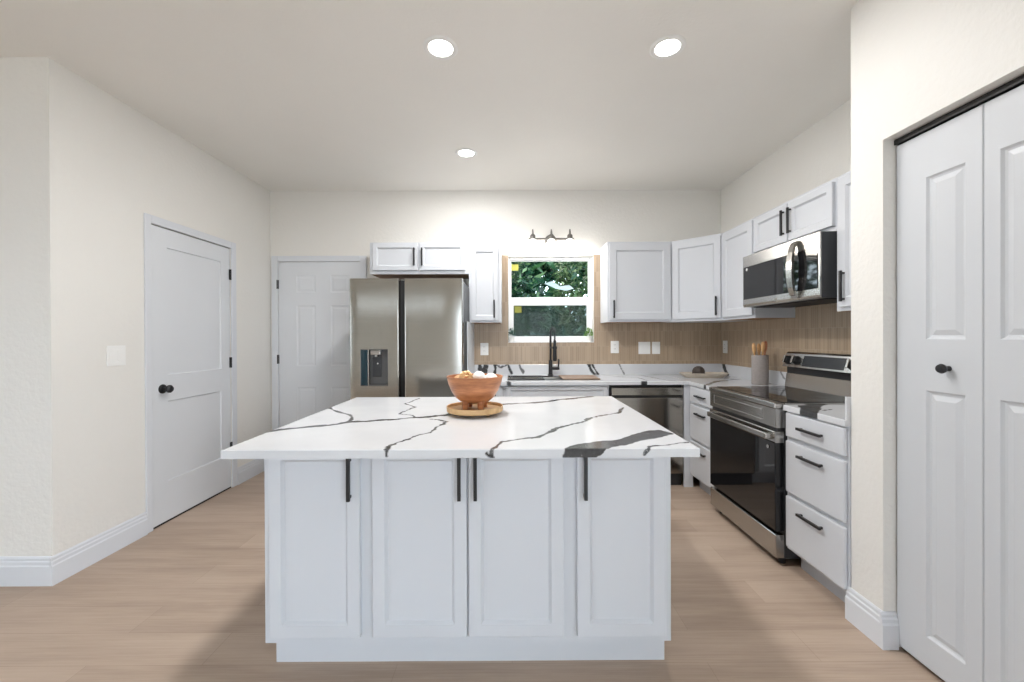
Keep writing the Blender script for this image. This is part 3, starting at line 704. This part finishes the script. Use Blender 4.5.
b = B(); x0, x1, z0, z1 = H_; b.box(x0, x1, .052, .06, z0, z1); b.box(x0, x0+.004, .001, .055, z0, z1); b.box(x1-.004, x1, .001, .055, z0, z1); b.box(x0+.004, x1-.004, .001, .055, z1-.004, z1); b.box(x0+.004, x1-.004, .001, .055, z0, z0+.004)
M['gunmetal'] = mat('gunmetal plastic', lin(88, 88, 88), .4, .3)
dc = b.build('dispenser', 'gunmetal', dl, False)
M['teal'] = mat('dark teal glass', lin(20, 46, 56), .12)
b = B(); b.box(x0+.001, x0+.058, .002, .05, z0+.004, z1-.004, .002); b.build('dispenser_controls', 'teal', dl, False)
b = B(); b.box(x0+.059, x0+.065, -.001, .04, z0+.003, z1-.003); b.build('dispenser_edge', 'chrome', dl, False)
b = B(); b.box(x0+.075, x0+.155, .008, .05, z1-.045, z1-.006, .005); b.cyl((x0+.115, .03, z1-.06), .012, .016); b.build('spout', 'nickel', dl, False)
b = B(); b.box(x0+.080, x0+.150, .040, .047, z0+.07, z1-.065, .003); b.build('paddle', 'side', dl, False)
b = B(); b.sphere((x0+.124, .038, z0+.175), .006, 10); b.build('indicator', 'plastic', dl)

# ------------------------------------------------------------------ range; local x runs from the far side towards the camera, local y into the wall
t = thing('range', 'stainless electric range with black glass door between the base cabinets', 'range', (1.463, 3.042, 0), -PI/2)
W = .758
b = B(); b.box(.003, W-.003, .052, .60, .045, .895); b.build('body', 'side', t, False)
for x in (.05, W-.05):
    for y in (.07, .52):
        b = B(); b.cyl((x, y, 0), .018, .046); b.build('foot', 'rubber', t)
b = B(); b.panel(.004, W-.004, .048, .176, .004, .048, (), ch=.004); b.build('drawer', 'steely', t, False)
b = B(); b.panel(.004, W-.004, .198, .690, .002, .05, (), ch=.004); dr = b.build('door', 'glassblack', t, False)
b = B(); b.panel(.002, W-.002, .690, .752, 0, .05, (), ch=.004); b.build('door_top_band', 'steely', dr, False)
b = B(); b.box(.045, W-.025, -.042, -.022, .703, .740, .009, 3); b.build('handle', 'steely', dr, False)
for x in (.045, W-.060):
    b = B(); b.box(x, x+.035, -.036, .002, .706, .737, .004); b.build('handle_bracket', 'steely', dr, False)
b = B(); b.cyl((W-.065, .0005, .655), .011, .002, 'y', 20); b.xf(Matrix.Translation((0, -.002, 0))); b.build('badge', 'chrome', dr)
b = B(); b.box(.006, W-.006, .02, .055, .750, .776); b.build('vent_gap', 'rubber', t, False)
b = B(); b.panel(.002, W-.002, .773, .880, .004, .05, [(.06, W-.12, .800, .862)], ((.003, .003), (.006, .0005))); b.build('front_band', 'steely', t, False)
b = B(); b.box(0, W, -.004, .055, .880, .912, .006); b.box(0, .012, .055, .58, .895, .912); b.box(W-.012, W, .055, .58, .895, .912); b.build('cooktop_rim', 'steely', t, False)
b = B(); b.box(.012, W-.012, .05, .575, .896, .915, .002); ck = b.build('cooktop', 'glassblack', t, False)
M['burner'] = mat('burner mark', (.03, .03, .03, 1), .12)
for x, y, r in ((.20, .17, .105), (.56, .17, .09), (.20, .42, .075), (.56, .42, .105)):
    b = B()
    for rr in (r, r*.62): b.lathe([(rr, 0), (rr+.002, 0), (rr+.002, .0004), (rr, .0004), (rr, 0)], (x, y, .915), 40)
    b.build('burner_ring', 'burner', ck)
b = B(); b.extrude([(.555, .895), (.600, .895), (.605, 1.012), (.570, 1.012)], 'x', .0, W); b.build('riser_panel', 'steely', t, False)
b = B(); b.box(.004, W-.004, .592, .63, .90, 1.15); b.box(.0, W, .575, .60, 1.008, 1.066); b.build('rear_housing', 'rubber', t, False)
bp = B(); bp.extrude([(.540, 1.062), (.570, 1.158), (.582, 1.168), (.630, 1.168), (.630, 1.062)], 'x', 0, W); pnl = bp.build('control_panel', 'steely', t, False)
sl = Matrix.Translation((0, .540, 1.062)) @ Matrix.Rotation(-math.atan2(.030, .096), 4, 'X')
b = B(); b.box(.195, .555, -.002, .003, .012, .088, .001); b.xf(sl); b.build('display', 'screen', pnl, False)
for x in (.05, .135, .615, .700):
    b = B(); b.lathe([(0, 0), (.032, 0), (.032, -.006), (.028, -.010), (.026, -.026), (.022, -.030), (0, -.030)], (x, 0, .050), 22, 'y'); b.xf(sl); k_ = b.build('knob', 'rubber', pnl)
    b = B(); b.box(x-.008, x+.008, -.042, -.033, .023, .077, .003); b.xf(sl); b.build('knob_grip', 'chrome', k_, False)

# ------------------------------------------------------------------ microwave
t = thing('microwave', 'stainless over-the-range microwave with curved handle under the short cabinet', 'microwave', (1.7125, 3.040, 1.4835), -PI/2)
W, Hh = .758, .380
b = B(); b.box(.001, W-.001, .0085, XR-1.7125-.010, .012, Hh, .003); b.build('body', 'side', t, False)
b = B(); b.box(.03, W-.03, .06, .33, .006, .0125); b.build('underside_grille', 'rubber', t, False)
# front: door and control column share one curved stainless face with black glass inlay
b = B(); prof = [(.008, .012), (.0065, .010), (.003, .016), (0, .030), (0, Hh), (.008, Hh)]
b.extrude(prof, 'x', 0, .592); dr = b.build('door', 'steely', t, False)
b = B(); b.extrude(prof, 'x', .594, W); cp = b.build('control_column', 'steely', t, False)
b = B(); b.box(.012, .592, -.003, .004, .066, .300, .001); b.build('door_glass', 'glassblack', dr, False)
b = B(); b.box(.594, W-.016, -.003, .004, .066, .300, .001); b.build('control_glass', 'glassblack', cp, False)
b = B(); x = .572
pts = [(x, -.004, .36), (x, -.022, .345), (x, -.034, .30), (x, -.041, .245), (x, -.043, .195), (x, -.041, .145), (x, -.034, .09), (x, -.022, .045), (x, -.004, .03)]
for i, (p, q) in enumerate(zip(pts, pts[1:])):
    w0 = .018+.007*math.sin(PI*i/8); w1 = .018+.007*math.sin(PI*(i+1)/8)
    P_ = [Vector(p), Vector(q)]; nrm = Vector((0, -(q[2]-p[2]), q[1]-p[1])).normalized()*-.0075
    v = [P_[0]+nrm+Vector((s_*w0, 0, 0)) for s_ in (-1, 1)]+[P_[1]+nrm+Vector((s_*w1, 0, 0)) for s_ in (1, -1)]
    v2 = [P_[0]-nrm+Vector((s_*w0, 0, 0)) for s_ in (-1, 1)]+[P_[1]-nrm+Vector((s_*w1, 0, 0)) for s_ in (1, -1)]
    A = [b.bm.verts.new(u) for u in v]; A2 = [b.bm.verts.new(u) for u in v2]
    b.bm.faces.new(A); b.bm.faces.new(A2[::-1]); b.bm.faces.new([A[0], A[3], A2[3], A2[0]]); b.bm.faces.new([A[1], A2[1], A2[2], A[2]])
b.build('handle', 'steely', dr, True, 60, weld=True)
b = B(); b.cyl((.055, -.005, .280), .010, .002, 'y', 18); b.build('round_sticker', 'plastic', dr)
b = B(); b.cyl((.375, -.002, .035), .012, .002, 'y', 20); b.build('badge', 'nickel', dr)

# ------------------------------------------------------------------ outlets and switches
def plate(name, label, cat, loc, rot, w_, h_, kind, group=None):
    t = thing(name, label, cat, loc, rot, group)
    b = B(); b.box(-w_/2, w_/2, -.006, 0, -h_/2, h_/2, .002); b.build('cover_plate', 'plastic', t, False)
    n = 2 if kind == 'double' else 1
    for i in range(n):
        cx_ = 0 if n == 1 else (-.023, .023)[i]
        if kind == 'outlet':
            for zc in (-.020, .020):
                b = B(); b.cyl((cx_, -.009, zc), .0165, .003, 'y', 20); s_ = b.build('socket', 'plastic', t)
                b = B()
                for q in (-.006, .006): b.box(cx_+q-.001, cx_+q+.001, -.0096, -.0088, zc-.002, zc+.007)
                b.build('slots', 'rubber', s_, False)
        else:
            b = B(); b.box(cx_-.016, cx_+.016, -.009, -.005, -.033, .033, .0015); b.build('rocker', 'plastic', t, False)
yt = YB-.008
plate('wall_outlet', 'white outlet on the tiles left of the window, beside the narrow cabinet', 'outlet', (-.265, yt, 1.163), 0, .080, .122, 'outlet', 'backsplash outlets')
plate('wall_outlet', 'white outlet on the tiles just right of the window', 'outlet', (1.037, yt, 1.178), 0, .080, .122, 'outlet', 'backsplash outlets')
plate('light_switch', 'white double switch plate on the back wall tiles', 'switch', (1.333, yt, 1.168), 0, .118, .122, 'double', 'backsplash switches')
plate('light_switch', 'white single switch plate right beside the double switch on tiles', 'switch', (1.450, yt, 1.168), 0, .080, .122, 'single', 'backsplash switches')
plate('wall_outlet', 'white outlet on the right wall tiles near the corner', 'outlet', (XR-.008, 4.035, 1.178), -PI/2, .080, .122, 'outlet', 'backsplash outlets')
plate('light_switch', 'white double light switch on the cream wall beside the left door', 'switch', (XL, 2.513, 1.180), PI/2, .118, .122, 'double')

# ------------------------------------------------------------------ recessed lights
for x, y, lab in ((-.350, 2.097, 'round recessed ceiling light above the island, left of the front pair'), (.800, 2.097, 'round recessed ceiling light above the island, right of the front pair'), (-.350, 3.293, 'small-looking round recessed ceiling light farthest back, near the window wall')):
    t = thing('recessed_light', lab, 'ceiling light', (x, y, H), 0, 'recessed ceiling lights')
    b = B(); b.lathe([(.062, -.004), (.080, -.006), (.088, -.001), (.088, 0), (.062, 0), (.062, -.004)], n=40); b.build('trim_ring', 'plastic', t)
    b = B(); b.lathe([(0, -.002), (.062, -.002), (.062, -.0005), (0, -.0005)], n=40); b.build('lens', 'lens', t)
    add_light('recessed_lamp', 'AREA', (0, 0, -.008), 8.5 if x > 0 else (26 if y < 3 else 12), (1, .985, .975), parent=t, shape='DISK', size=.12)

# ------------------------------------------------------------------ vanity light above the window
t = thing('wall_lamp', 'brushed nickel three-bulb wall lamp above the kitchen window', 'lamp', (.400, YB, 2.245))
b = B(); b.lathe([(0, 0), (.058, 0), (.058, -.012), (.050, -.022), (0, -.024)], n=28, axis='y'); b.build('backplate', 'lampmetal', t)
b = B(); b.tube([(0, -.02, 0), (0, -.085, 0)], .008, 10); b.tube([(-.222, -.085, -.002), (.222, -.085, -.002)], .0095, 10); b.build('bar', 'lampmetal', t)
for x in (-.182, 0, .182):
    b = B(); b.lathe([(0, .088), (.006, .086), (.009, .06), (.010, .040), (.017, .036), (.026, .024), (.027, .000), (.034, -.004), (.034, -.014), (0, -.014)], (x, -.085, .006), 18); so = b.build('socket', 'lampmetal', t)
    b = B(); b.lathe([(.030, -.009), (.040, -.03), (.050, -.06), (.054, -.085), (.0525, -.085), (.0485, -.06), (.0385, -.03), (.028, -.009), (.030, -.009)], (x, -.085, 0), 24); b.build('glass_shade', 'frost', t)
    b = B(); b.lathe([(0, -.012), (.010, -.012), (.012, -.03), (.024, -.055), (.026, -.07), (.018, -.078), (0, -.082)], (x, -.085, 0), 18); b.build('bulb', 'bulb', t)
    add_light('bulb_lamp', 'POINT', (x, -.085, -.12), 3.6, (1, .94, .87), parent=t, shadow_soft_size=.03)

# ------------------------------------------------------------------ on the island: tray, bowl, ornaments
BX, BYY = -.180, 2.050
t = thing('serving_tray', 'round pale wooden riser tray under the bowl on the island', 'tray', (BX, BYY, CT1))
b = B(); b.lathe([(0, .014), (.134, .014), (.139, .018), (.140, .040), (.138, .042), (.134, .040), (.131, .027), (0, .025)], n=48); b.build('plate', 'bamboo', t)
for a in (-.9, .9, PI-.9, PI+.9):
    b = B(); b.lathe([(0, 0), (.008, 0), (.011, .0145), (0, .0145)], (.085*math.sin(a), -.085*math.cos(a), 0), 14); b.build('foot', 'bamboo', t)
t = thing('wooden_bowl', 'reddish brown wooden bowl on peg legs, standing on the round tray', 'bowl', (BX, BYY, CT1+.0253))
b = B(); prof = [(0, .030), (.045, .031), (.074, .041), (.098, .062), (.117, .092), (.130, .126), (.138, .158), (.1385, .163), (.134, .163), (.131, .158), (.122, .126), (.108, .092), (.089, .066), (.066, .050), (.04, .043), (0, .042)]
b.lathe(prof, n=56); b.build('bowl_body', 'acacia', t)
for a in (-.75, .55, PI-.75, PI+.55):
    b = B(); b.lathe([(0, 0), (.0135, 0), (.0155, .004), (.0165, .046), (0, .046)], (.062*math.sin(a), -.062*math.cos(a), 0), 16); b.build('leg', 'acacia', t)
zb = CT1+.0253
t = thing('ornament_ball', 'openwork pale gold wire ball on top in the wooden bowl', 'ornament', (BX-.038, BYY-.055, zb+.160), 0, 'decorative balls in the bowl')
b = B()
for i in range(11):
    ax = Vector((random.uniform(-1, 1), random.uniform(-1, 1), random.uniform(-1, 1))).normalized(); u = ax.orthogonal().normalized(); v = ax.cross(u); rr = .031
    b.tube([(u*math.cos(2*PI*k/24)+v*math.sin(2*PI*k/24))*rr for k in range(24)], .0028, 6, True)
b.build('wire_cage', 'gold', t)
def orn(lab, c, r, m, sz=1):
    b = B(); b.sphere((c[0], c[1], c[2]), r, 20, sz)
    tag(b.build('ornament_ball', m), lab, 'ornament', 'decorative balls in the bowl')
orn('white speckled ball in the middle of the wooden bowl', (BX+.022, BYY-.020, zb+.155), .033, 'ball')
orn('smooth white egg-shaped ornament at the bowl\'s right, below the faucet', (BX+.082, BYY-.028, zb+.148), .034, 'ball', .9)
orn('tan woven ball low at the left inside the wooden bowl', (BX-.078, BYY-.005, zb+.135), .032, 'wicker')
orn('white ball hidden low at the back of the bowl, behind the others', (BX-.010, BYY+.050, zb+.125), .036, 'ball')
orn('tan woven ball at the bottom of the bowl under the others', (BX+.030, BYY+.005, zb+.083), .034, 'wicker')

# ------------------------------------------------------------------ on the counter
t = thing('utensil_crock', 'tall grey stoneware crock on the counter beside the range', 'crock', (1.955, 3.235, CT1))
b = B(); b.lathe([(0, 0), (.056, 0), (.059, .004), (.059, .228), (.057, .231), (.053, .228), (.052, .010), (0, .008)], n=36); b.build('crock_body', 'crock', t)
ut = [(-.030, -.015, -.10, .00, 'spoon', 'pale wooden spoon leaning left in the grey crock', .315), (-.012, .018, -.05, .06, 'crock', 'grey spatula upright in the crock behind the spoons', .30), (.004, -.02, .00, -.04, 'spoon', 'pale wooden spatula in the middle of the crock', .325), (.026, .006, .08, .02, 'pinkspoon', 'reddish wooden spoon leaning right in the grey crock', .330), (.014, .026, .03, .10, 'spoon', 'slim wooden fork at the back of the crock', .310)]
for x, y, lx, ly, m, lab, L_ in ut:
    t = thing('cooking_utensil', lab, 'utensil', (1.955+x, 3.235+y, CT1+.012), 0, 'utensils in the grey crock')
    d_ = Vector((lx, ly, 1)).normalized(); b = B()
    b.tube([d_*0+Vector((0, 0, .001)), d_*L_*.3, d_*L_*.75], [.005, .0055, .006], 8); b.build('shaft', m, t)
    b = B(); e0, e1 = d_*L_*.73, d_*L_
    b.tube([e0, e0.lerp(e1, .3), e0.lerp(e1, .65), e0.lerp(e1, .9), e1], [.006, .013, .015, .011, .003], 10); b.build('head', m, t)
t = thing('dough_bowl', 'long bleached wooden dough bowl lying on the corner countertop', 'bowl', (1.775, 3.800, CT1), math.radians(-6))
b = B(); n = 40
def oval(a, c, z): return [b.bm.verts.new((a*math.copysign(abs(math.cos(2*PI*i/n))**.75, math.cos(2*PI*i/n)), c*math.copysign(abs(math.sin(2*PI*i/n))**.75, math.sin(2*PI*i/n)), z)) for i in range(n)]
rs = [oval(.165, .065, 0), oval(.205, .092, .028), oval(.215, .100, .042), oval(.208, .094, .043), oval(.195, .084, .028), oval(.155, .06, .012)]
for p, q in zip(rs, rs[1:]):
    for i in range(n): b.bm.faces.new([p[i], p[(i+1) % n], q[(i+1) % n], q[i]])
b.bm.faces.new(rs[0][::-1]); b.bm.faces.new(rs[-1]); b.build('bowl_body', 'trough', t)
t = thing('ceramic_ornament', 'dark brown rounded ceramic ornament sitting in the long wooden bowl', 'ornament', (1.735, 3.815, CT1+.0125))
b = B(); b.lathe([(0, 0), (.044, 0), (.055, .020), (.055, .045), (.047, .066), (.032, .082), (.014, .090), (0, .091)], n=28); b.build('ornament_body', 'stone', t)

# ------------------------------------------------------------------ garden outside the window
b = B(); b.box(-14, 14, -16, 20, -.5, -.13); o = b.build('ground', 'lawn', smooth=False); o['kind'] = 'structure'
def shrub(label, loc, rx, ry, rz, n, m, size, seed, group='shrubs outside the window', cat='shrub', pale=False):
    rnd = random.Random(seed)
    t = thing('garden_shrub', label, cat, (loc[0], loc[1], -.13), 0, group)
    b = B(); zc = loc[2]
    for k in range(4):
        a = rnd.uniform(0, 2*PI); b.tube([(0, 0, 0), (.1*math.cos(a)*rx, .1*math.sin(a)*ry, zc*.5), (.4*math.cos(a)*rx, .4*math.sin(a)*ry, zc)], [.06*rx, .04*rx, .02*rx], 7)
    b.build('stem', 'bark', t)
    b = B()
    for i in range(n):
        a = rnd.uniform(0, 2*PI); cz = rnd.uniform(-1, 1); rr = rnd.uniform(.55, 1)**.5; s_ = math.sqrt(1-cz*cz)
        bump = 1+.22*math.sin(3*a+seed)+.18*math.sin(5*cz+seed*2)
        p = Vector((rx*rr*s_*math.cos(a)*bump, ry*rr*s_*math.sin(a)*bump, zc+rz*rr*cz*bump))
        d_ = Vector((rnd.uniform(-1, 1), rnd.uniform(-1, 1), rnd.uniform(-.9, .5))).normalized(); sd = d_.cross(Vector((rnd.uniform(-.5, .5), rnd.uniform(-.5, .5), 1))).normalized(); l = size*rnd.uniform(.6, 1.3)
        up_ = sd.cross(d_)*l*.12
        q = [b.bm.verts.new(u) for u in (p, p+d_*l*.45+sd*l*.22, p+d_*l, p+d_*l*.45-sd*l*.22, p+d_*l*.5-up_)]
        b.bm.faces.new([q[0], q[1], q[4]]); b.bm.faces.new([q[1], q[2], q[4]]); b.bm.faces.new([q[2], q[3], q[4]]); b.bm.faces.new([q[3], q[0], q[4]])
    b.build('foliage', m, t, False, recalc=False)
    return t
shrub('blue-green low shrub seen through the lower window pane', (.70, 5.7, .90), .85, .32, .62, 1900, 'leaf3', .12, 3)
shrub('dark broad-leaved shrub close outside the window, filling its left half', (-.30, 6.9, 1.75), .85, .5, 1.0, 2800, 'leaf1', .17, 1)
shrub('olive leafy shrub outside, at the upper right of the window', (1.55, 8.1, 2.3), .85, .5, .9, 2800, 'leaf2', .13, 2)
shrub('tall dark tree crown behind the other shrubs, centred in the window', (.8, 11.0, 2.5), 3.2, 1.2, 2.6, 9000, 'leaf1', .40, 4)
shrub('tall evergreen hedge outside, out of line with the window on its far left', (-3.4, 8.6, 1.8), 1.6, .8, 2.0, 3000, 'leaf1', .24, 8)
shrub('small yellow-green branch outside the window at its upper left corner', (-.34, 5.85, 2.42), .50, .2, .24, 520, 'leaf2', .10, 6)
b = B(); b.tube([(0, 0, 0), (0, 0, 0.001)], .001, 3); b.bm.clear()
pts = [(-.22, -.02, .05), (-.10, .05, .10), (.02, .04, .02), (.16, .06, .04), (.22, 0, -.02), (.10, -.05, -.06), (-.05, -.05, -.03)]  # thin sheet for an unidentified pale shape among the shrubs
b.bm.faces.new([b.bm.verts.new((x, y, z)) for x, y, z in pts]); 
r_ = bmesh.ops.solidify(b.bm, geom=b.bm.faces[:], thickness=.015)
b.xf(Matrix.Translation((.72, 6.15, 2.02)))
tag(b.build('pale_sheet', 'tarp', smooth=False), 'pale sheet caught in the shrubs outside the window', 'loose sheet')
